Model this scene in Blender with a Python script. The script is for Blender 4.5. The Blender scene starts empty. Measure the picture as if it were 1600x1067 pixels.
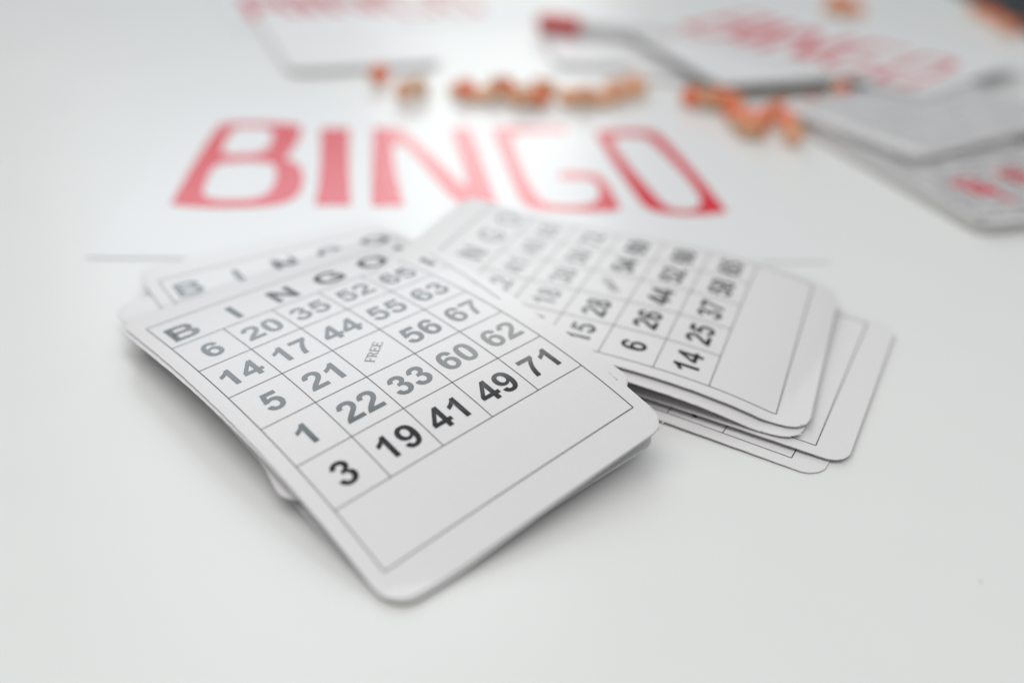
import bpy, math, random
from mathutils import Vector, Matrix
from mathutils.geometry import tessellate_polygon
random.seed(7)
sc = bpy.context.scene
col = sc.collection
U = 0.018                       # one column of a bingo card, in metres

# ------------------------------------------------------------------ camera
PITCH, ROLL, FPX, CAMZ = 0.5276853, 0.0503952, 1560.0, 10.0
cp, sp = math.cos(PITCH), math.sin(PITCH)
cr, sr = math.cos(ROLL), math.sin(ROLL)
FW = Vector((0, cp, -sp)); UP0 = Vector((0, sp, cp)); RT0 = Vector((1, 0, 0))
RT = cr * RT0 + sr * UP0; UP = -sr * RT0 + cr * UP0
cam = bpy.data.cameras.new('camera'); cam_o = bpy.data.objects.new('camera', cam); col.objects.link(cam_o)
m = Matrix.Identity(4)
for i in range(3):
    m[i][0] = RT[i]; m[i][1] = UP[i]; m[i][2] = -FW[i]
m[2][3] = CAMZ * U
cam_o.matrix_world = m
cam.sensor_width = 36; cam.lens = FPX / 1600 * 36
cam.clip_start = 0.01; cam.clip_end = 50
cam.dof.use_dof = True; cam.dof.focus_distance = 16.7 * U; cam.dof.aperture_fstop = 2.8
sc.camera = cam_o

# ------------------------------------------------------------------ light
w = bpy.data.worlds.new('World'); sc.world = w; w.use_nodes = True
bg = w.node_tree.nodes['Background']
bg.inputs[0].default_value = (0.87, 0.94, 0.97, 1); bg.inputs[1].default_value = 0.27

def area(name, loc, target, sx, sy, radiance, color):
    l = bpy.data.lights.new(name, 'AREA'); l.shape = 'RECTANGLE'; l.size = sx; l.size_y = sy
    l.energy = radiance * math.pi * sx * sy; l.color = color
    o = bpy.data.objects.new(name, l); col.objects.link(o); o.location = loc
    d = Vector(target) - Vector(loc)
    o.rotation_euler = d.to_track_quat('-Z', 'Y').to_euler()
    return o
area('window_light', (-0.72, 2.36, 1.80), (-0.155, 1.535, 1.80), 0.82, 2.06, 2.4, (0.86, 0.95, 1.0))
area('window_light', (-0.07, 2.81, 1.68), (0.495, 1.985, 1.68), 0.72, 2.3, 3.0, (0.97, 1.0, 1.0))
area('ceiling_light', (-0.28, 0.0, 1.6), (-0.15, 0.22, 0), 2.5, 1.35, 1.95, (1.0, 0.975, 0.955))
sc.view_settings.view_transform = 'Standard'; sc.view_settings.look = 'None'
sc.view_settings.exposure = 0.17; sc.view_settings.gamma = 1.0

# ------------------------------------------------------------------ helpers
def tag(o, label=None, cat=None, group=None, kind=None):
    if label: o['label'] = label
    if cat: o['category'] = cat
    if group: o['group'] = group
    if kind: o['kind'] = kind
    return o

def at(u, v, z=0.0):
    D = FW * FPX + RT * (u - 800) - UP * (v - 533.5)
    t = (z - CAMZ) / D.z
    return Vector((D.x * t, D.y * t, z))

def mesh_obj(name, verts, faces, mat, parent=None, smooth=False, mats=None, fm=None):
    me = bpy.data.meshes.new(name)
    me.from_pydata([tuple(c * U for c in v) for v in verts], [], faces)
    if mats:
        for q in mats: me.materials.append(q)
        for p_, k in zip(me.polygons, fm): p_.material_index = k
    else: me.materials.append(mat)
    if smooth:
        for p_ in me.polygons: p_.use_smooth = True
    me.update()
    o = bpy.data.objects.new(name, me); col.objects.link(o)
    if parent: o.parent = parent
    return o

def nodes_mat(name):
    mt = bpy.data.materials.new(name); mt.use_nodes = True
    nt = mt.node_tree; b = nt.nodes['Principled BSDF']
    return mt, nt, b

def simple_mat(name, color, rough, c2=None, scale=900, bump=0.0, spec=0.5, detail=6, dist=0.00004, coat=0.0, rvar=0.0):
    mt, nt, b = nodes_mat(name)
    b.inputs['Roughness'].default_value = rough
    b.inputs['Specular IOR Level'].default_value = spec
    if coat:
        b.inputs['Coat Weight'].default_value = coat; b.inputs['Coat Roughness'].default_value = 0.12
    tc = nt.nodes.new('ShaderNodeTexCoord')
    n = nt.nodes.new('ShaderNodeTexNoise'); n.inputs['Scale'].default_value = scale; n.inputs['Detail'].default_value = detail
    nt.links.new(tc.outputs['Object'], n.inputs['Vector'])
    mx = nt.nodes.new('ShaderNodeMix'); mx.data_type = 'RGBA'
    mx.inputs[6].default_value = (*color, 1); mx.inputs[7].default_value = (*(c2 or color), 1)
    nt.links.new(n.outputs['Fac'], mx.inputs[0]); nt.links.new(mx.outputs[2], b.inputs['Base Color'])
    if bump:
        bp = nt.nodes.new('ShaderNodeBump'); bp.inputs['Strength'].default_value = bump; bp.inputs['Distance'].default_value = dist
        nt.links.new(n.outputs['Fac'], bp.inputs['Height']); nt.links.new(bp.outputs[0], b.inputs['Normal'])
    if rvar:
        n2 = nt.nodes.new('ShaderNodeTexNoise'); n2.inputs['Scale'].default_value = 14; n2.inputs['Detail'].default_value = 3
        nt.links.new(tc.outputs['Object'], n2.inputs['Vector'])
        mr = nt.nodes.new('ShaderNodeMapRange'); mr.inputs['To Min'].default_value = rough - rvar; mr.inputs['To Max'].default_value = rough + rvar
        nt.links.new(n2.outputs['Fac'], mr.inputs['Value']); nt.links.new(mr.outputs[0], b.inputs['Roughness'])
    return mt

M_table = simple_mat('table_lacquer', (0.762, 0.762, 0.75), 0.30, (0.74, 0.742, 0.73), scale=30, bump=0.0, rvar=0.03, spec=0.4)
M_card = simple_mat('card_stock', (0.765, 0.748, 0.752), 0.36, (0.695, 0.677, 0.683), scale=1500, bump=0.35)
M_card_edge = simple_mat('card_cut_edge', (0.73, 0.715, 0.70), 0.75, (0.56, 0.545, 0.535), scale=2500, bump=0.3)
M_ink = simple_mat('black_ink', (0.004, 0.004, 0.006), 0.17, (0.009, 0.009, 0.012), scale=1500, bump=0.1, spec=1.0)
M_line = simple_mat('grey_line_ink', (0.05, 0.05, 0.055), 0.4)
M_sheet = simple_mat('sheet_paper', (0.765, 0.765, 0.77), 0.30, (0.74, 0.74, 0.745), scale=600, bump=0.15)
M_red = simple_mat('red_ink', (0.72, 0.010, 0.032), 0.22, (0.64, 0.009, 0.028), scale=600, bump=0.15)
M_pale = simple_mat('grey_printed_back', (0.60, 0.62, 0.64), 0.42, (0.36, 0.38, 0.41), scale=330, detail=3)
M_wood = simple_mat('token_wood', (0.76, 0.53, 0.33), 0.55, (0.66, 0.41, 0.22), scale=500, bump=0.3)
M_face = simple_mat('token_red_face', (0.86, 0.15, 0.055), 0.45, (0.74, 0.12, 0.05), scale=700)
M_faceb = simple_mat('token_faded_face', (0.80, 0.34, 0.19), 0.5, (0.72, 0.42, 0.27), scale=400)
M_redplastic = simple_mat('red_cap_plastic', (0.62, 0.015, 0.015), 0.3, (0.55, 0.012, 0.012))
M_barrel = simple_mat('pen_barrel', (0.60, 0.60, 0.60), 0.3, (0.56, 0.56, 0.56))
M_floor = simple_mat('floor_vinyl', (0.035, 0.04, 0.045), 0.5, (0.025, 0.03, 0.033), scale=6)
M_dark = simple_mat('dark_rug_fibre', (0.012, 0.012, 0.012), 0.9, (0.02, 0.02, 0.02), scale=200)
M_leg = simple_mat('table_leg_metal', (0.45, 0.45, 0.45), 0.35, (0.42, 0.42, 0.42))

# ------------------------------------------------------------------ glyph outlines (2048 units per em)
G = {
'0': 'M563 1472Q776 1472 896 1320Q1039 1140 1039 723Q1039 307 895 125Q776 -25 563 -25Q349 -25 218 139Q87 304 87 726Q87 1140 231 1322Q350 1472 563 1472ZM563 1239Q512 1239 472 1206Q432 1174 410 1090Q381 981 381 723Q381 465 407 368Q433 272 472 240Q512 208 563 208Q614 208 654 240Q694 273 716 357Q745 465 745 723Q745 981 719 1077Q693 1174 653 1206Q614 1239 563 1239Z',
'1': 'M806 0L525 0L525 1059Q371 915 162 846L162 1101Q272 1137 401 1237Q530 1338 578 1472L806 1472Z',
'2': 'M1036 261L1036 0L51 0Q67 148 147 280Q227 413 463 632Q653 809 696 872Q754 959 754 1044Q754 1138 703 1188Q653 1239 564 1239Q476 1239 424 1186Q372 1133 364 1010L84 1038Q109 1270 241 1371Q373 1472 571 1472Q788 1472 912 1355Q1036 1238 1036 1064Q1036 965 1000 875Q965 786 888 688Q837 623 704 501Q571 379 535 339Q500 299 478 261Z',
'3': 'M77 389L349 422Q362 318 419 263Q476 208 557 208Q644 208 703 274Q763 340 763 452Q763 558 706 620Q649 682 567 682Q513 682 438 661L469 890Q583 887 643 939Q703 992 703 1079Q703 1153 659 1197Q615 1241 542 1241Q470 1241 419 1191Q368 1141 357 1045L98 1089Q125 1222 179 1301Q234 1381 331 1426Q429 1472 550 1472Q757 1472 882 1340Q985 1232 985 1096Q985 903 774 788Q900 761 975 667Q1051 573 1051 440Q1051 247 910 111Q769 -25 559 -25Q360 -25 229 89Q98 204 77 389Z',
'4': 'M638 0L638 295L38 295L38 541L674 1472L910 1472L910 542L1092 542L1092 295L910 295L910 0ZM638 542L638 1043L301 542Z',
'5': 'M91 377L371 406Q383 311 442 255Q501 200 578 200Q666 200 727 271Q788 343 788 487Q788 622 727 689Q667 757 570 757Q449 757 353 650L125 683L269 1446L1012 1446L1012 1183L482 1183L438 934Q532 981 630 981Q817 981 947 845Q1077 709 1077 492Q1077 311 972 169Q829 -25 575 -25Q372 -25 244 84Q116 193 91 377Z',
'6': 'M1045 1107L773 1077Q763 1161 721 1201Q679 1241 612 1241Q523 1241 461 1161Q400 1081 384 828Q489 952 645 952Q821 952 946 818Q1072 684 1072 472Q1072 247 940 111Q808 -25 601 -25Q379 -25 236 147Q93 320 93 713Q93 1116 242 1294Q391 1472 629 1472Q796 1472 905 1378Q1015 1285 1045 1107ZM408 494Q408 357 471 282Q534 208 615 208Q693 208 745 269Q797 330 797 469Q797 612 741 678Q685 745 601 745Q520 745 464 681Q408 618 408 494Z',
'7': 'M87 1195L87 1456L1050 1456L1050 1251Q931 1134 808 915Q685 696 620 449Q556 203 557 0L286 0Q293 313 411 629Q530 945 728 1195Z',
'8': 'M325 791Q217 837 167 917Q118 997 118 1093Q118 1257 232 1364Q347 1472 558 1472Q767 1472 882 1364Q998 1257 998 1093Q998 991 945 911Q892 832 796 791Q918 742 981 648Q1045 554 1045 431Q1045 228 915 101Q786 -26 571 -26Q371 -26 238 79Q81 203 81 419Q81 538 140 637Q199 737 325 791ZM383 1072Q383 988 430 941Q478 894 557 894Q637 894 685 941Q733 989 733 1073Q733 1152 685 1199Q638 1247 560 1247Q479 1247 431 1199Q383 1151 383 1072ZM358 446Q358 330 417 265Q477 200 566 200Q653 200 710 262Q767 325 767 443Q767 546 709 608Q651 671 562 671Q459 671 408 600Q358 529 358 446Z',
'B': 'M150 1466L736 1466Q910 1466 995 1451Q1081 1437 1148 1391Q1216 1345 1261 1268Q1306 1192 1306 1097Q1306 994 1250 908Q1195 822 1100 779Q1234 740 1306 646Q1378 552 1378 425Q1378 325 1331 230Q1285 136 1204 79Q1124 23 1006 10Q932 2 649 0L150 0ZM446 1222L446 883L640 883Q813 883 855 888Q931 897 974 940Q1018 984 1018 1055Q1018 1123 980 1165Q943 1208 869 1217Q825 1222 616 1222ZM446 639L446 247L720 247Q880 247 923 256Q989 268 1030 314Q1072 361 1072 439Q1072 505 1040 551Q1008 597 947 618Q887 639 687 639Z',
'I': 'M140 0L140 1466L436 1466L436 0Z',
'N': 'M150 0L150 1466L438 1466L1038 487L1038 1466L1313 1466L1313 0L1016 0L425 956L425 0Z',
'G': 'M831 539L831 786L1469 786L1469 202Q1376 112 1199 43Q1023 -25 842 -25Q612 -25 441 71Q270 168 184 347Q98 527 98 738Q98 967 194 1145Q290 1323 475 1418Q616 1491 826 1491Q1099 1491 1252 1376Q1406 1262 1449 1060L1155 1005Q1125 1113 1038 1175Q952 1238 826 1238Q635 1238 522 1117Q410 996 410 758Q410 501 524 372Q638 244 823 244Q914 244 1005 280Q1097 316 1162 367L1162 539Z',
'O': 'M89 724Q89 948 156 1100Q206 1212 292 1301Q379 1390 482 1433Q619 1491 798 1491Q1122 1491 1316 1290Q1511 1089 1511 731Q1511 376 1318 175Q1125 -25 802 -25Q475 -25 282 174Q89 374 89 724ZM394 734Q394 485 509 356Q624 228 801 228Q978 228 1091 355Q1205 483 1205 738Q1205 990 1094 1114Q984 1238 801 1238Q618 1238 506 1112Q394 987 394 734Z',
# light serif capitals for the FREE cell
'F': 'M60 0L60 60L190 75L190 1265L60 1280L60 1340L1080 1340L1090 1040L1020 1040Q1000 1180 960 1220Q920 1262 800 1262L390 1262L390 720L680 720Q780 722 800 860L860 860L860 500L800 500Q780 640 680 642L390 642L390 75L560 60L560 0Z',
'R': 'M60 0L60 60L190 75L190 1265L60 1280L60 1340L700 1340Q1100 1340 1100 1000Q1100 720 790 650L1180 75L1330 60L1330 0L1000 0L620 630L390 630L390 75L520 60L520 0ZM390 1262L390 705L640 705Q890 715 890 990Q890 1262 640 1262Z',
'E': 'M60 0L60 60L190 75L190 1265L60 1280L60 1340L1080 1340L1090 1040L1020 1040Q1000 1180 960 1220Q920 1262 800 1262L390 1262L390 730L700 730Q800 732 820 860L880 860L880 510L820 510Q800 650 700 652L390 652L390 78L860 78Q980 80 1030 140Q1080 200 1110 360L1180 360L1150 0Z',
}
G['9'] = None
ADV = {'1': 1139, 'B': 1479, 'I': 569, 'N': 1479, 'G': 1593, 'O': 1593, 'F': 1160, 'R': 1340, 'E': 1240}

def parse(d, steps=5):
    loops = []; cur = []; toks = []
    num = ''
    for ch in d + ' ':
        if ch in 'MLQZ ' or (ch == '-' and num):
            if num: toks.append(float(num)); num = ''
            if ch in 'MLQZ': toks.append(ch)
            elif ch == '-': num = '-'
        else: num += ch
    i = 0; P = (0, 0)
    while i < len(toks):
        c = toks[i]
        if c == 'M': cur = [(toks[i+1], toks[i+2])]; P = cur[0]; i += 3
        elif c == 'L': P = (toks[i+1], toks[i+2]); cur.append(P); i += 3
        elif c == 'Q':
            C = (toks[i+1], toks[i+2]); E_ = (toks[i+3], toks[i+4]); i += 5
            for k in range(1, steps + 1):
                t = k / steps
                cur.append(((1-t)**2*P[0] + 2*t*(1-t)*C[0] + t*t*E_[0], (1-t)**2*P[1] + 2*t*(1-t)*C[1] + t*t*E_[1]))
            P = E_
        else:
            if abs(cur[0][0]-cur[-1][0]) + abs(cur[0][1]-cur[-1][1]) < 1: cur.pop()
            loops.append(cur); i += 1
    return loops
_gl = {}
def glyph(ch):
    if ch not in _gl:
        if ch == '9': lp = [[(1155 - x, 1447 - y) for x, y in L] for L in glyph('6')[0]]
        else: lp = parse(G[ch])
        flat = [p_ for L in lp for p_ in L]
        _gl[ch] = (lp, flat, tessellate_polygon([[Vector((x, y, 0)) for x, y in L] for L in lp]))
    return _gl[ch]

def put_text(verts, faces, s, a, b, em, fn, rot=0.0, stretch=1.0):
    """centred text: glyph vertices mapped through fn(a, b)"""
    adv = [ADV.get(c, 1139) for c in s]; W = sum(adv); x0 = -W / 2
    k = em / 2048.0; c_, s_ = math.cos(rot), math.sin(rot)
    for ch, ad in zip(s, adv):
        lp, flat, tris = glyph(ch); n0 = len(verts)
        for x, y in flat:
            lx = (x + x0) * k * stretch; ly = (y - 725) * k
            verts.append(fn(a + c_*lx - s_*ly, b + s_*lx + c_*ly))
        for t in tris:
            A, B, C = (flat[j] for j in t)
            cr_ = (B[0]-A[0])*(C[1]-A[1]) - (B[1]-A[1])*(C[0]-A[0])
            faces.append(tuple(n0 + j for j in (t if cr_ > 0 else t[::-1])))
        x0 += ad

# ------------------------------------------------------------------ bingo cards
ASP, HH, HD = 1.0417, 1.0323, 1.1789
HW = 2.76; B0 = -3.88; B1 = 4.82; RC = 0.40       # card half width, bottom, top, corner radius
QL = (-2.038767, 14.439273, 0.750642, 1.0, 0.093738, 0.039218, -0.003181, -0.012303, -0.026091, 0.001051)
QR = (2.437886, 18.095785, 1.221042, 0.8, 0.024472, 0.008454, -0.007898, -0.007849, -0.014594, 0.004906)
def zsurf(q, a, b):
    b = max(-4.2, min(5.2, b)); a = max(-3.1, min(3.1, a))
    return q[3] + q[4]*a + q[5]*b + q[6]*a*a + q[7]*a*b + q[8]*b*b + q[9]*b**3
def xy(q, a, b):
    c, s = math.cos(q[2]), math.sin(q[2]); return q[0] + c*a - s*b, q[1] + s*a + c*b
def inv_xy(q, x, y):
    c, s = math.cos(q[2]), math.sin(q[2]); dx, dy = x - q[0], y - q[1]
    return c*dx + s*dy, -s*dx + c*dy

def row_y(r): return -(r - 3) * ASP
FT, FB = (3 + HH) * ASP, -(2 + HD) * ASP

def outline_hw(b, rnd):
    """half widths (left, right) at height b with rounded corners"""
    def one(r):
        e = min(b - B0, B1 - b)
        if e < r:
            return HW - r + math.sqrt(max(0.0, r*r - (r - e)**2))
        return HW
    return one(RC * rnd[0]), one(RC * rnd[1])

def ordinal(k): return ['lowest', 'second lowest', 'third from the bottom', 'fourth from the bottom', 'fifth from the bottom'][k]
def make_card(pose, zf, nums, label, em=.70, wd=1.0, T=0.022, group=None, detail=True, print_grid=True, mats=(None, None), nicks=(), name='bingo_card', free='FREE', seed=1):
    """pose = (x, y, rot); zf(x, y, a, b) -> height of the card's top face"""
    rnd = random.Random(seed)
    q = (pose[0], pose[1], pose[2])
    x0, y0 = q[0], q[1]
    base_z = 0.0
    def P(a, b, dz=0.0):
        x, y = xy(q, a, b)
        return (x - x0, y - y0, zf(x, y, a, b) + dz)
    bs = []
    if detail:
        ring = [0, .006, .02, .05, .09, .14, .20, .27, .34, .5]
        N = 70
    else:
        ring = [0, .03, .12, .34]; N = 12
    bs = [B0 + t for t in ring]
    lo, hi = bs[-1], B1 - ring[-1]
    bs += [lo + (hi - lo) * k / N for k in range(1, N)]
    bs += [B1 - t for t in ring[::-1]]
    NA = 40 if detail else 6
    verts = []; faces = []; fm = []
    rr = (1 + rnd.uniform(-.1, .1), 1 + rnd.uniform(-.1, .1))
    grid = []
    for b in bs:
        l, r = outline_hw(b, rr)
        if detail: l += rnd.uniform(-.004, .004); r += rnd.uniform(-.004, .004)
        grid.append([(-l + (l + r) * k / NA, b) for k in range(NA + 1)])
    nr = len(grid)
    # soft shoulder: the cut edge is rounded down a hair
    for lay, dz in ((0, 0.0), (1, -T)):
        for i, rw in enumerate(grid):
            for k, (a, b) in enumerate(rw):
                edge = (k in (0, NA)) or i in (0, nr - 1)
                d = dz - (0.003 if edge and lay == 0 else 0)
                if edge and detail and lay == 1: d += rnd.uniform(-.002, .002)
                verts.append(P(a, b, d))
    W = NA + 1; off = nr * W
    for i in range(nr - 1):
        for k in range(NA):
            v = i * W + k
            faces.append((v, v + 1, v + W + 1, v + W)); fm.append(0)
            faces.append((off + v, off + v + W, off + v + W + 1, off + v + 1)); fm.append(0)
    loop = [k for k in range(W)] + [i * W + NA for i in range(1, nr)] + [(nr - 1) * W + k for k in range(NA - 1, -1, -1)] + [i * W for i in range(nr - 2, 0, -1)]
    for j in range(len(loop)):
        v, n = loop[j], loop[(j + 1) % len(loop)]
        faces.append((v, off + v, off + n, n)); fm.append(1)
    cm, edge_mat = mats[0] or M_card, mats[1] or M_card_edge
    root = bpy.data.objects.new(name, None); root.empty_display_size = .01
    root.location = (x0 * U, y0 * U, 0); col.objects.link(root)
    tag(root, label, 'card', group)
    mesh_obj('card_stock', verts, faces, None, root, smooth=False, mats=[cm, edge_mat], fm=fm)
    for p_ in root.children[-1].data.polygons if root.children else []: pass
    o = root.children[-1] if root.children else None
    # tiny torn nibs left by the die cutter
    if nicks:
        nv = []; nf = []
        for a, b, ln, dirx, diry in nicks:
            for _ in range(7):
                t = rnd.uniform(-.5, .5) * ln
                px, py = a + t * dirx, b + t * diry
                sz = rnd.uniform(.018, .05)
                i0 = len(nv)
                ox, oy = -diry * sz * rnd.uniform(.2, .9), dirx * sz * rnd.uniform(.2, .9)
                for (dx, dy, dz) in ((-sz*.7*dirx, -sz*.7*diry, .002), (sz*.7*dirx, sz*.7*diry, .001), (ox, oy, rnd.uniform(.004, .02)), (ox*.4, oy*.4, -T*.8)):
                    nv.append(P(px + dx, py + dy, dz))
                nf += [(i0, i0+1, i0+2), (i0, i0+3, i0+1), (i0+1, i0+3, i0+2), (i0, i0+2, i0+3)]
        mesh_obj('torn_nib', nv, nf, cm, root)
    if print_grid:
        E = 0.0045
        lv = []; lf = []
        def line(a0, b0, a1, b1, wd):
            n = 60; dx, dy = a1 - a0, b1 - b0; L = math.hypot(dx, dy); ox, oy = -dy / L * wd / 2, dx / L * wd / 2
            i0 = len(lv)
            for k in range(n + 1):
                t = k / n; a, b = a0 + dx*t, b0 + dy*t
                lv.append(P(a - ox, b - oy, E)); lv.append(P(a + ox, b + oy, E))
            for k in range(n):
                v = i0 + 2*k; lf.append((v, v + 2, v + 3, v + 1))
        lw = 0.0155
        for a0, b0, a1, b1 in ((-2.5, FB, 2.5, FB), (2.5, FT, -2.5, FT), (-2.5, FT, -2.5, FB), (2.5, FB, 2.5, FT)): line(a0, b0, a1, b1, lw * 1.15)
        for r in range(6): line(-2.5 + lw/2, row_y(r), 2.5 - lw/2, row_y(r), lw)
        E = 0.0055
        for c in range(1, 5): line(c - 2.5, row_y(5), c - 2.5, row_y(0), lw)
        mesh_obj('printed_grid', lv, lf, M_line, root)
    tv = []; tf = []
    f2 = lambda a, b: P(a, b, 0.006)
    if nums:
        for c, ch in enumerate('BINGO'):
            put_text(tv, tf, ch, c - 2 + .04*(c-2), row_y(0) + HH*ASP*.42, 0.80, f2, stretch=1.08)
        for r in range(5):
            for c in range(5):
                s = nums[r][c]
                if s == 'FREE': put_text(tv, tf, s, 0.0, row_y(r) - ASP/2 + .0, 0.27, f2, rot=0.70, stretch=.95)
                elif s: put_text(tv, tf, s, c - 2, row_y(r) - ASP/2 - .02, em, f2, stretch=wd)
        mesh_obj('printed_numbers', tv, tf, M_ink, root)
    return root

numsL = [['6','20','35','52','65'], ['14','17','44','55','63'], ['5','21','FREE','56','67'], ['1','22','33','60','62'], ['3','19','41','49','71']]
numsR = [['3','22','41','49','66'], ['11','18','38','50','72'], ['15','28','FREE','54','69'], ['6','26','44','52','68'], ['14','25','37','58','65']]
num2 = [['9','16','43','57','61'], ['2','24','31','46','74'], ['12','30','FREE','59','71'], ['8','27','39','51','67'], ['7','18','42','60','71']]
num3 = [['4','29','32','53','70'], ['10','23','36','47','64'], ['13','26','FREE','48','75'], ['2','21','40','58','73'], ['5','17','34','50','62']]
num4 = [['1','19','45','56','69'], ['15','30','38','54','66'], ['8','16','FREE','49','61'], ['11','28','33','46','72'], ['12','24','41','60','68']]

def surf(q, drop, scale=1.0, floor=0.03):
    def f(x, y, a, b):
        A, B = inv_xy(q, x, y)
        z = zsurf(q, A, B) * scale - drop
        d = z - floor                      # smooth clamp onto the table
        return floor + (d + math.sqrt(d*d + 0.0006)) / 2
    return f
def flat(z0, ca=0.0, cb=0.0):
    return lambda x, y, a, b: z0 + ca*a*a + cb*(b-.5)**2

# left pile
make_card((QL[0], QL[1], QL[2]), surf(QL, 0, floor=.125), numsL, 'uppermost card of the left pile, numbers 3 19 41 49 71 along its last row', seed=11,
          nicks=((2.655, -3.755, .16, .7, .7), (2.75, -3.55, .16, .2, .98), (2.5, -3.865, .2, .98, .2), (2.755, -2.6, .2, 0, 1)))
def offset_pose(q, corner, ab, rot):
    """pose whose local point ab falls on world point corner"""
    c, s = math.cos(rot), math.sin(rot)
    return (corner[0] - (c*ab[0] - s*ab[1]), corner[1] - (s*ab[0] + c*ab[1]), rot)
make_card((QL[0] - .01, QL[1] - .03, QL[2] + .012), surf(QL, .04, floor=.098), None, 'card pressed directly under the top card of the left pile, thin edge showing', seed=12, print_grid=False,
          nicks=((2.6, -3.85, .3, .9, .3),))
make_card(offset_pose(QL, tuple(at(993, 619, .62))[:2], (HW, B0), .765), surf(QL, .125, floor=.060), None, 'card of the left pile whose lower right corner peeks out beside the right pile', seed=16, print_grid=False,
          nicks=((2.655, -3.755, .12, .7, .7),))
make_card(offset_pose(QL, tuple(at(292, 440, .66))[:2], (-2.08, 3.63), .61), surf(QL, .080, floor=.078), num2, 'tilted card under the left pile, its corner and BINGO heading poking out behind', seed=13)
make_card(offset_pose(QL, tuple(at(447, 806, .14))[:2], (-HW, B0), 0.58), surf(QL, .20, .97, floor=.036), None, 'lower card of the left pile, curled corner sticking out on the left side', seed=14, print_grid=False)
make_card((QL[0] - .05, QL[1] + .24, QL[2] - .035), surf(QL, .42, floor=.010), None, 'bottom card of the left pile, shaded grey under the overhanging cards', seed=15, print_grid=False)

# right pile
make_card((QR[0], QR[1], QR[2]), surf(QR, 0, floor=.27), numsR, 'uppermost card of the right pile, numbers 14 25 37 58 along its last row', seed=21, em=.67, wd=.92,
          nicks=((-2.655, -3.755, .14, .7, -.7), (-2.5, -3.865, .16, .97, -.2)))
make_card((QR[0] + .02, QR[1] + .04, QR[2] + .008), surf(QR, .035, floor=.245), None, 'second card of the right pile, edge just visible below the top card', seed=22, print_grid=False)
make_card((QR[0] - .10, QR[1] - .20, QR[2] - .012), surf(QR, .09, floor=.205), None, 'third card of the right pile with frayed white lower edge', seed=23, print_grid=False,
          nicks=((-2.755, -1.9, .9, 0, 1), (-2.755, -2.9, .8, 0, 1), (-2.655, -3.755, .3, .7, -.7)))
R3 = offset_pose(QR, tuple(at(1318, 722, .06))[:2], (-HW + .10, B0 + .06), 1.125)
make_card(R3, lambda x, y, a, b: .085 + .055*(b-B0) - .004*(b-B0)**2, num3, 'grey-looking card with rounded corner sticking out furthest to the right', seed=24,
          nicks=((-2.655, -3.755, .14, .7, -.7),))
R4 = offset_pose(QR, tuple(at(1279, 740, .03))[:2], (-HW + .10, B0 + .06), 1.065)
make_card(R4, lambda x, y, a, b: .030 + .022*(b-B0) - .0012*(b-B0)**2, num4, 'bottom card of the right pile, pointing nearest to the camera', seed=25)

# ------------------------------------------------------------------ big red BINGO sheet
SH0 = at(135, 404); SH1 = at(1300, 411)
sdir = (SH1 - SH0).normalized(); sup = Vector((-sdir.y, sdir.x, 0)); SW = (SH1 - SH0).length; SHH = SW / 1.414
RED = {   # outlines of the printed letters, in photograph pixels of the flat sheet
'B': [[(266,320),(300,258),(340,197),(352,192),(400,191),(455,193),(470,197),(472,204),(466,219),(458,233),(449,243),(447,249),(458,252),(468,258),(474,270),(474,288),(467,304),(452,315),(428,321),(395,324),(340,325),(295,323)],
      [(361,204),(350,226),(346,238),(355,241),(385,241),(408,238),(422,228),(427,212),(424,202),(400,198),(372,199)],
      [(336,257),(324,277),(317,297),(319,306),(333,311),(360,312),(392,311),(414,305),(427,292),(432,275),(431,262),(424,255),(400,252),(360,253)]],
'I': [[(491,321),(498,290),(501,250),(501,200),(546,200),(545,260),(548,321)]],
'N': [[(580,322),(581,260),(583,200),(614,200),(632,206),(650,222),(690,256),(722,289),(729,287),(727,272),(716,240),(703,201),(736,201),(752,248),(777,321),(733,321),(718,318),(703,308),(682,284),(640,233),(625,222),(617,224),(613,234),(616,262),(631,322)]],
'G': [[(767,201),(788,198),(885,199),(888,207),(812,207),(801,214),(806,240),(822,277),(838,305),(850,316),(872,321),(905,321),(926,318),(936,309),(937,294),(930,283),(915,279),(877,280),(872,272),(885,268),(912,269),(934,272),(948,284),(970,326),(955,330),(900,331),(850,329),(828,325),(814,316),(804,294),(785,248)]],
'O': [[(928,206),(960,203),(1000,203),(1024,205),(1042,221),(1085,268),(1116,305),(1137,331),(1110,335),(1070,336),(1035,333),(1010,326),(998,312),(970,272),(946,236)],
      [(966,213),(956,217),(960,228),(984,261),(1016,297),(1036,319),(1052,327),(1074,329),(1091,325),(1096,315),(1090,299),(1062,264),(1023,225),(1008,214),(990,212)]]}
def sheet_z(l, h):
    return 0.012 + 0.018 * math.exp(-((h) / 0.9)) * (0.6 + .4*math.sin(l * .5 + 1)) 
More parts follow.
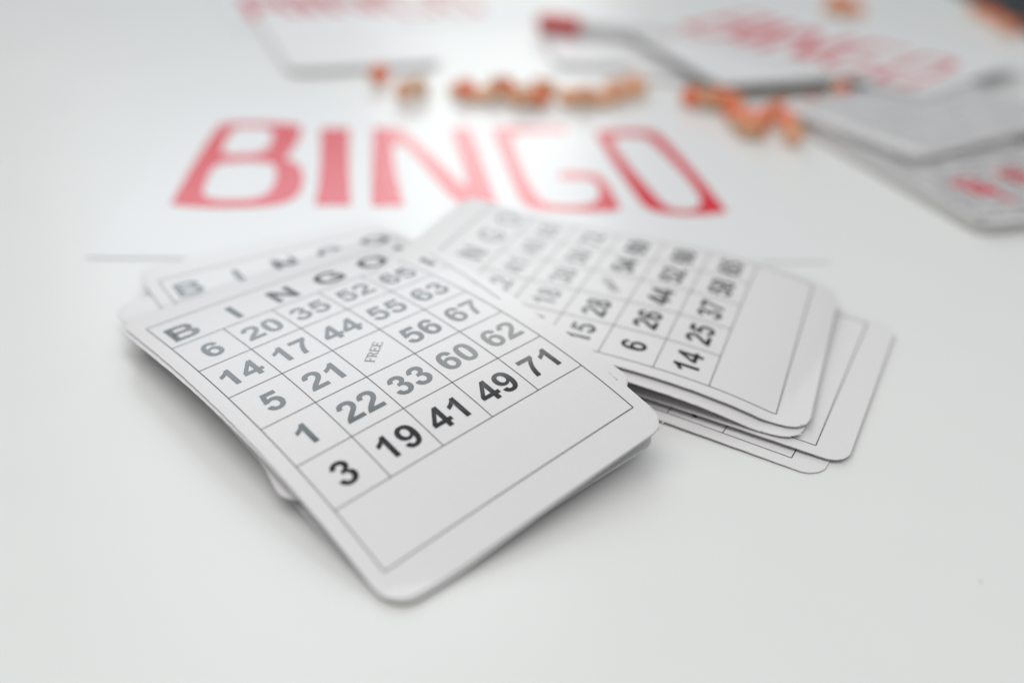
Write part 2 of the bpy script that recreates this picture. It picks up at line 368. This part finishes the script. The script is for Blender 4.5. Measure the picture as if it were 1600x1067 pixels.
def make_sheet(o0, ux, uy, W, H, zf, label, letters=True, mat=None, nm='bingo_sheet', ltrs=None, T=.012):
    root = bpy.data.objects.new(nm, None); root.location = o0 * U; col.objects.link(root); tag(root, label, 'paper sheet')
    nx, ny = 24, 30
    V = []; F = []
    hs = [H * (j / ny) ** 1.5 for j in range(ny + 1)]
    for lay in (0, 1):
        for j in range(ny + 1):
            for i in range(nx + 1):
                l = W * i / nx; p_ = ux*l + uy*hs[j]; V.append((p_.x, p_.y, zf(l, hs[j]) - T*lay))
    off = (nx+1)*(ny+1)
    for j in range(ny):
        for i in range(nx):
            v = j*(nx+1)+i; F.append((v, v+1, v+nx+2, v+nx+1)); F.append((off+v, off+v+nx+1, off+v+nx+2, off+v+1))
    loop = list(range(nx+1)) + [j*(nx+1)+nx for j in range(1, ny+1)] + [ny*(nx+1)+i for i in range(nx-1, -1, -1)] + [j*(nx+1) for j in range(ny-1, 0, -1)]
    for k in range(len(loop)):
        a, b = loop[k], loop[(k+1) % len(loop)]; F.append((a, off+a, off+b, b))
    mesh_obj('paper', V, F, mat or M_sheet, root, smooth=False)
    if letters:
        for ch, loops in ltrs.items():
            V2 = []; flatp = [p_ for L in loops for p_ in L]
            for (l, h) in flatp:
                p_ = ux*l + uy*h; V2.append((p_.x, p_.y, zf(l, h) + .005))
            tr = tessellate_polygon([[Vector((x, y, 0)) for x, y in L] for L in loops]); F2 = []
            for t in tr:
                A, B, C = (flatp[i] for i in t)
                F2.append(t if (B[0]-A[0])*(C[1]-A[1])-(B[1]-A[1])*(C[0]-A[0]) > 0 else t[::-1])
            mesh_obj('printed_letter', V2, F2, M_red, root)
    return root
# letter outlines in the sheet's own frame
def smooth_loop(L):
    """one round of corner cutting that leaves sharp corners alone"""
    out = []; n = len(L)
    for i in range(n):
        p0, p1, p2 = Vector(L[i-1]), Vector(L[i]), Vector(L[(i+1) % n])
        ang = (p1-p0).angle(p2-p1) if (p1-p0).length > 0 and (p2-p1).length > 0 else 0
        if ang < 0.95: out += [tuple(p1.lerp(p0, .25)), tuple(p1.lerp(p2, .25))]
        else: out.append(tuple(p1))
    return out
LT = {}
for ch, loops in RED.items():
    LT[ch] = []
    for L in loops:
        Q = []
        for (u, v) in smooth_loop(smooth_loop(L)):
            d = at(u, v, .02) - SH0; d.z = 0; Q.append((d.dot(sdir), d.dot(sup)))
        LT[ch].append(Q)
make_sheet(SH0, sdir, sup, SW, SHH, sheet_z, 'large white sheet with red BINGO lettering behind the two card piles', ltrs=LT)

# ------------------------------------------------------------------ things further back on the table
def scaled(LT, sx, sy, ox, oy):
    return {ch: [[(l*sx+ox, h*sy+oy) for l, h in L] for L in loops] for ch, loops in LT.items()}
fz = lambda z: (lambda l, h: z)
def far_sheet(start, ang, z, label, s, mx, my, W, H):
    """start = where the first letter's lower left corner lies"""
    ux = Vector((math.cos(ang), math.sin(ang), 0)); uy = Vector((-ux.y, ux.x, 0))
    l0, h0 = LT['B'][0][0]
    o0 = Vector((start.x, start.y, 0)) - ux*mx - uy*my
    make_sheet(o0, ux, uy, W, H, fz(z), label, ltrs=scaled(LT, s, s, mx - l0*s, my - h0*s))
far_sheet(at(392, 32), 0.38, .03, 'distant white sheet with faint pink lettering, far back on the left', .74, 1.0, 1.6, 13, 9)
far_sheet(at(1056, 66), -0.80, .62, 'sheet with smeared red lettering lying askew behind the scattered tokens', .74, 1.0, .8, 12.4, 8.6)

def stack(px, py, ang, n, label_top, label_rest, nums=None, T=.05, curl=.001, group=None, top_curl=None, spread=.05, z0=0.0, loc=None):
    """px, py = photo position of the near left corner on the table"""
    c = at(px, py, z0)
    loc = loc or (-HW, B0)
    for k in range(n):
        z = z0 + .02 + T * (k + 1)
        cc = (top_curl if (top_curl is not None and k == n-1) else curl)
        rot = ang + random.uniform(-.015, .015)
        q = offset_pose(QR, (c.x + random.uniform(-spread, spread), c.y + random.uniform(-spread, spread)), loc, rot)
        top = k == n-1
        o = make_card(q, flat(z, 0, cc), nums if top else None, label_top if top else ordinal(k) + ' ' + label_rest,
                  T=T*.92, detail=False, print_grid=bool(nums) and top, group=None if top else group, seed=k+100)
    return q, o, z
stack(455, 119, 0.38, 4, 'top card of the far left stack in front of the pink lettered sheet', 'card within the far left stack behind the BINGO sheet', group='cards stacked far left', T=.045)
stack(868, 108, 0.10, 3, 'white card beneath the pen with the red cap', 'card in the low stack beneath the pen', group='cards stacked beneath the pen', T=.06)
stack(1165, 134, 0.37, 4, 'card supporting the overhanging white card behind the orange tokens', 'card in the thick stack behind the orange tokens', group='cards in the thick middle stack', T=.10)
stack(1128, 137, 0.37, 1, 'white card overhanging a dark gap right behind the orange tokens', '', T=.05, z0=.50)
stack(985, 128, 0.05, 2, 'white card left of the thick dark sided stack', 'card just under the white one left of the dark sided stack', T=.05)
# large pile at the right frame edge: small black figures and red letters
P5, o5, z5 = stack(1528, 369, 0.33, 5, 'card with dense small figures and red letters at the right edge', 'card under the one with red letters at the right edge', group='cards in the right edge stack', T=.06, spread=.03)
V = []; F = []; V2 = []; F2 = []
def patt(l, h, dz=.006):
    x, y = xy(P5, l, h); return (x - P5[0], y - P5[1], z5 + .001*(h-.5)**2 + dz)
rn = random.Random(5)
for r in range(17):
    for c_ in range(10):
        put_text(V, F, str(rn.randint(10, 89)), -2.4 + c_*.53, -3.5 + r*.47, .45, patt)
mesh_obj('printed_figures', V, F, M_ink, o5)
for ch, (u, v) in (('B', (1522, 292)), ('I', (1558, 305)), ('N', (1588, 275))):
    w_ = at(u, v, z5); l, h = inv_xy(P5, w_.x, w_.y)
    put_text(V2, F2, ch, l, h, 1.55, lambda a, b: patt(a, b, .010), rot=.25)
mesh_obj('printed_red_letters', V2, F2, M_red, o5)
P6, o6, z6 = stack(1432, 258, 0.62 + math.pi/2, 4, 'top card of the small pile lying across the far end of the right edge stack', 'card in the small pile lying across the right edge stack', group='cards lying across the right edge stack', T=.05, z0=.33, loc=(-HW, B1))

V = []; F = []
def patt6(l, h, dz=.006):
    x, y = xy(P6, l, h); return (x - P6[0], y - P6[1], z6 + .001*(h-.5)**2 + dz)
for r in range(17):
    for c_ in range(10): put_text(V, F, str(rn.randint(10, 89)), -2.4 + c_*.53, -3.5 + r*.47, .36, patt6)
mesh_obj('printed_figures', V, F, M_ink, o6)

# pen with red cap
def lathe(prof, n=20):
    V = []; F = []
    for (x, r) in prof:
        for k in range(n):
            t = 2*math.pi*k/n; V.append((x, r*math.cos(t), r*math.sin(t)))
    for i in range(len(prof)-1):
        for k in range(n):
            a = i*n+k; b = i*n+(k+1) % n; F.append((a, b, b+n, a+n))
    F.append(tuple(range(n))[::-1]); F.append(tuple((len(prof)-1)*n+k for k in range(n)))
    return V, F
pa, pb = at(842, 35, .55), at(1046, 58, .55)
d = pb - pa; PL = d.length
pen = bpy.data.objects.new('pen', None); col.objects.link(pen)
pen.location = Vector((pa.x, pa.y, .20 + .35)) * U; pen.rotation_euler = (0, 0, math.atan2(d.y, d.x))
tag(pen, 'pale grey pen with a bright red cap lying across white cards', 'pen')
V, F = lathe([(0, .25), (.05, .33), (.4, .36), (1.75, .36), (1.8, .33)]); mesh_obj('cap', V, F, M_redplastic, pen, smooth=False)
V, F = lathe([(1.8, .27), (1.9, .27), (PL-.5, .24), (PL-.35, .2), (PL, .17)]); mesh_obj('barrel', V, F, M_barrel, pen)
V, F = lathe([(PL, .15), (PL+.12, .15), (PL+.15, .1)]); mesh_obj('end_plug', V, F, M_redplastic, pen)

# wooden tokens: a turned disc with a red painted face
R_T, H_T = .36, .24
tb = bpy.data.meshes.new('wooden_body'); tfm = bpy.data.meshes.new('painted_face')
n = 24; V = []; F = []
prof = [(0, 0), (0, R_T-.05), (.05, R_T), (H_T-.05, R_T), (H_T, R_T-.05), (H_T, 0)]
for z, r in prof[1:-1]:
    for k in range(n): V.append((r*math.cos(2*math.pi*k/n)*U, r*math.sin(2*math.pi*k/n)*U, z*U))
for i in range(3):
    for k in range(n):
        a = i*n+k; b = i*n+(k+1) % n; F.append((a, b, b+n, a+n))
F.append(tuple(range(n))[::-1]); F.append(tuple(3*n+k for k in range(n)))
tb.from_pydata(V, [], F); tb.materials.append(M_wood)
V = []; F = []
def tfn(a, b): return (a*U, b*U, (H_T+.004)*U)
N = 24
for r in (R_T*.84, R_T*.0001):
    for k in range(N): V.append((r*math.cos(2*math.pi*k/N)*U, r*math.sin(2*math.pi*k/N)*U, (H_T+.004)*U))
for k in range(N): F.append((k, (k+1) % N, N+(k+1) % N, N+k))
tfm.from_pydata(V, [], F); tfm.materials.append(M_face)
tfb = tfm.copy(); tfb.name = 'painted_face'; tfb.materials.clear(); tfb.materials.append(M_faceb)
tok_n = 0
def token(u, v, label, group, tilt=0.0, az=0.0, z=0.0, flip=False):
    global tok_n
    o = bpy.data.objects.new('wooden_token', None); col.objects.link(o)
    p_ = at(u, v + 8, z)
    lift = z + (R_T * abs(math.sin(tilt)) if tilt else 0) + (H_T*max(0, -math.cos(tilt)) if abs(tilt) > 1.6 else 0)
    o.location = (p_.x*U, p_.y*U, (lift + .015)*U)
    o.rotation_euler = (tilt, 0, az)
    b_ = bpy.data.objects.new('wooden_body', tb); f_ = bpy.data.objects.new('painted_face', tfb if (group == GA and tok_n % 4) or (group == GB and tok_n % 5 == 0) else tfm)
    for q in (b_, f_): col.objects.link(q); q.parent = o
    tag(o, label, 'token', group); tok_n += 1
NTH = ['first', 'second', 'third', 'fourth', 'fifth', 'sixth', 'seventh', 'eighth', 'ninth', 'tenth', 'eleventh', 'twelfth', 'thirteenth', 'fourteenth', 'fifteenth', 'sixteenth', 'seventeenth', 'eighteenth', 'nineteenth', 'twentieth']
GA = 'tokens scattered above the letters I N G'; GB = 'tokens in the orange cluster above the letter O'
GC = 'tokens heaped far back at the top'; GD = 'tokens near the top right corner'
token(592, 125, 'leftmost wooden token, alone near the far left stack', GA, 1.1, .3)
token(636, 151, 'wooden token on edge, second from the left', GA, 1.25, -.5)
token(662, 145, 'wooden token leaning beside the second one from the left', GA, 1.9, -.9)
for k, (u, v, t, a) in enumerate(((716,141,.2,.4),(728,148,.9,0),(744,150,0,0),(760,153,.5,-.6),(770,146,1.3,.9),(786,145,1.2,.5),(801,152,.3,.2),(815,158,1.2,-.2),(828,154,.0,0),(838,160,.8,.6),(843,138,.4,1.0),(858,150,1.3,-.8),(884,158,.6,.3),(897,151,.3,-.7),(911,159,1.2,.5),(926,152,.3,.2),(940,158,.4,.1),(952,148,.9,.8),(968,152,1.2,-.3))):
    token(u, v, 'pale orange wooden token %s' % (['first', 'second', 'third', 'fourth', 'fifth', 'sixth', 'seventh', 'eighth', 'ninth', 'tenth', 'eleventh', 'twelfth'][k] + ' from the left in the clump above the letter N' if k < 12 else ['first', 'second', 'third', 'fourth', 'fifth', 'sixth', 'seventh'][k-12] + ' from the left in the clump above the letter G'), GA, t, a)
token(984, 138, 'wooden token at the right end of the loose row, upper one', GA, .9, .2)
token(999, 146, 'wooden token at the right end of the loose row, lower one', GA, 1.0, -.9)
token(1078, 160, 'wooden token at the left tip of the orange cluster', GB, 1.2, -.3)
for k, (u, v, t, a, z) in enumerate(sorted(((1096,157,.5,.2,0),(1108,163,1.1,.7,0),(1112,152,.2,-.3,0),(1126,149,.2,-.3,0),(1124,162,.3,.5,.0),(1118,150,.2,0,.28),(1138,158,.1,.2,0),(1146,170,1.1,-.6,0),(1152,180,.2,-.3,0),(1168,184,.2,.1,0),(1154,194,.4,.8,0),(1180,194,.2,.3,0),(1166,206,.6,-.1,0),(1163,190,.25,.2,.3),(1148,186,1.2,-.9,0),(1178,208,1.1,.9,0),(1190,186,.3,-.5,0),(1204,182,1.2,.3,0),(1216,178,.9,.3,0)))):
    token(u, v, 'bright orange wooden token, %s from the left in the heap before the dark gap' % NTH[k], GB, t, a, z)
token(1226, 198, 'wooden token standing right of the bright heap, upper one', GB, .9, -.2)
token(1236, 218, 'wooden token nearest the camera, at the lower right of the cluster', GB, 1.2, -.3)
token(1262, 172, 'dull red wooden token lying apart right of the dark stack', GB, .8, .6)
token(1308, 148, 'tan wooden token at the corner of the askew sheet', GB, 1.3, .2)
for k, (u, v, t, a, z) in enumerate(sorted(((1295,14,.5,.2,0),(1318,10,.4,-.3,0),(1308,22,.8,.5,.0),(1335,18,.5,0,0),(1312,12,.4,1.0,.38),(1300,0,.7,.4,.2),(1325,2,.3,.4,.3)))):
    token(u, v, 'brownish wooden token, %s from the left in the heap at the top edge' % NTH[k], GC, t, a, z)
for k, (u, v, t, a, z) in enumerate(sorted(((1535,22,.5,.2,0),(1552,32,.8,-.3,0),(1566,44,.6,.5,.0),(1520,14,.5,0,0),(1580,48,.9,.2,0)))):
    token(u, v, 'wooden token, %s from the left beside the dark top right corner' % NTH[k], GD, t, a, z)

# a crumb of paper on the table
V = [(0,0,0),(.05,0,.0),(.06,.05,0),(.01,.06,0),(.03,.03,.035)]
cb = mesh_obj('paper_crumb', V, [(0,1,4),(1,2,4),(2,3,4),(3,0,4),(3,2,1,0)], M_card); pc = at(1530, 910); cb.location = (pc.x*U, pc.y*U, .004*U)
tag(cb, 'tiny white paper crumb alone on the bare table at lower right', 'crumb')

# ------------------------------------------------------------------ table and floor
eL0, eL1 = at(0, 50), at(150, 0); eR0, eR1 = at(1500, 0), at(1600, 42)
tx0, tx1 = -32, (eR0.x + eR1.x) / 2
def bevel_box(name, x0, x1, y0, y1, z0, z1, r, mat, parent=None):
    V = []; F = []
    prof = [(0, z0), (0, z1 - r), (r*.3, z1 - r*.3), (r, z1)]
    for ins, z in prof:
        V += [(x0+ins, y0+ins, z), (x1-ins, y0+ins, z), (x1-ins, y1-ins, z), (x0+ins, y1-ins, z)]
    for i in range(3):
        for k in range(4):
            a = i*4+k; b = i*4+(k+1) % 4; F.append((a, b, b+4, a+4))
    F.append((3, 2, 1, 0)); F.append((12, 13, 14, 15))
    return mesh_obj(name, V, F, mat, parent)
tab = bpy.data.objects.new('table', None); col.objects.link(tab)
tag(tab, 'glossy white table carrying all the cards, sheets and tokens', 'table')
bevel_box('tabletop', tx0, tx1, -12, 84, -1.4, 0, .12, M_table, tab)
for x in (tx0+1.5, tx1-4):
    for y in (-10, 80): bevel_box('leg', x, x+2.5, y, y+2.5, -40, -1.42, .1, M_leg, tab)
fl = mesh_obj('floor', [(-400,-300,-40), (400,-300,-40), (400,600,-40), (-400,600,-40)], [(0,1,2,3)], M_floor); tag(fl, kind='structure')
rg = bevel_box('rug', 40, 160, 60, 220, -39.95, -39.6, .1, M_dark); tag(rg, 'black rug on the floor beyond the right side of the table', 'rug')
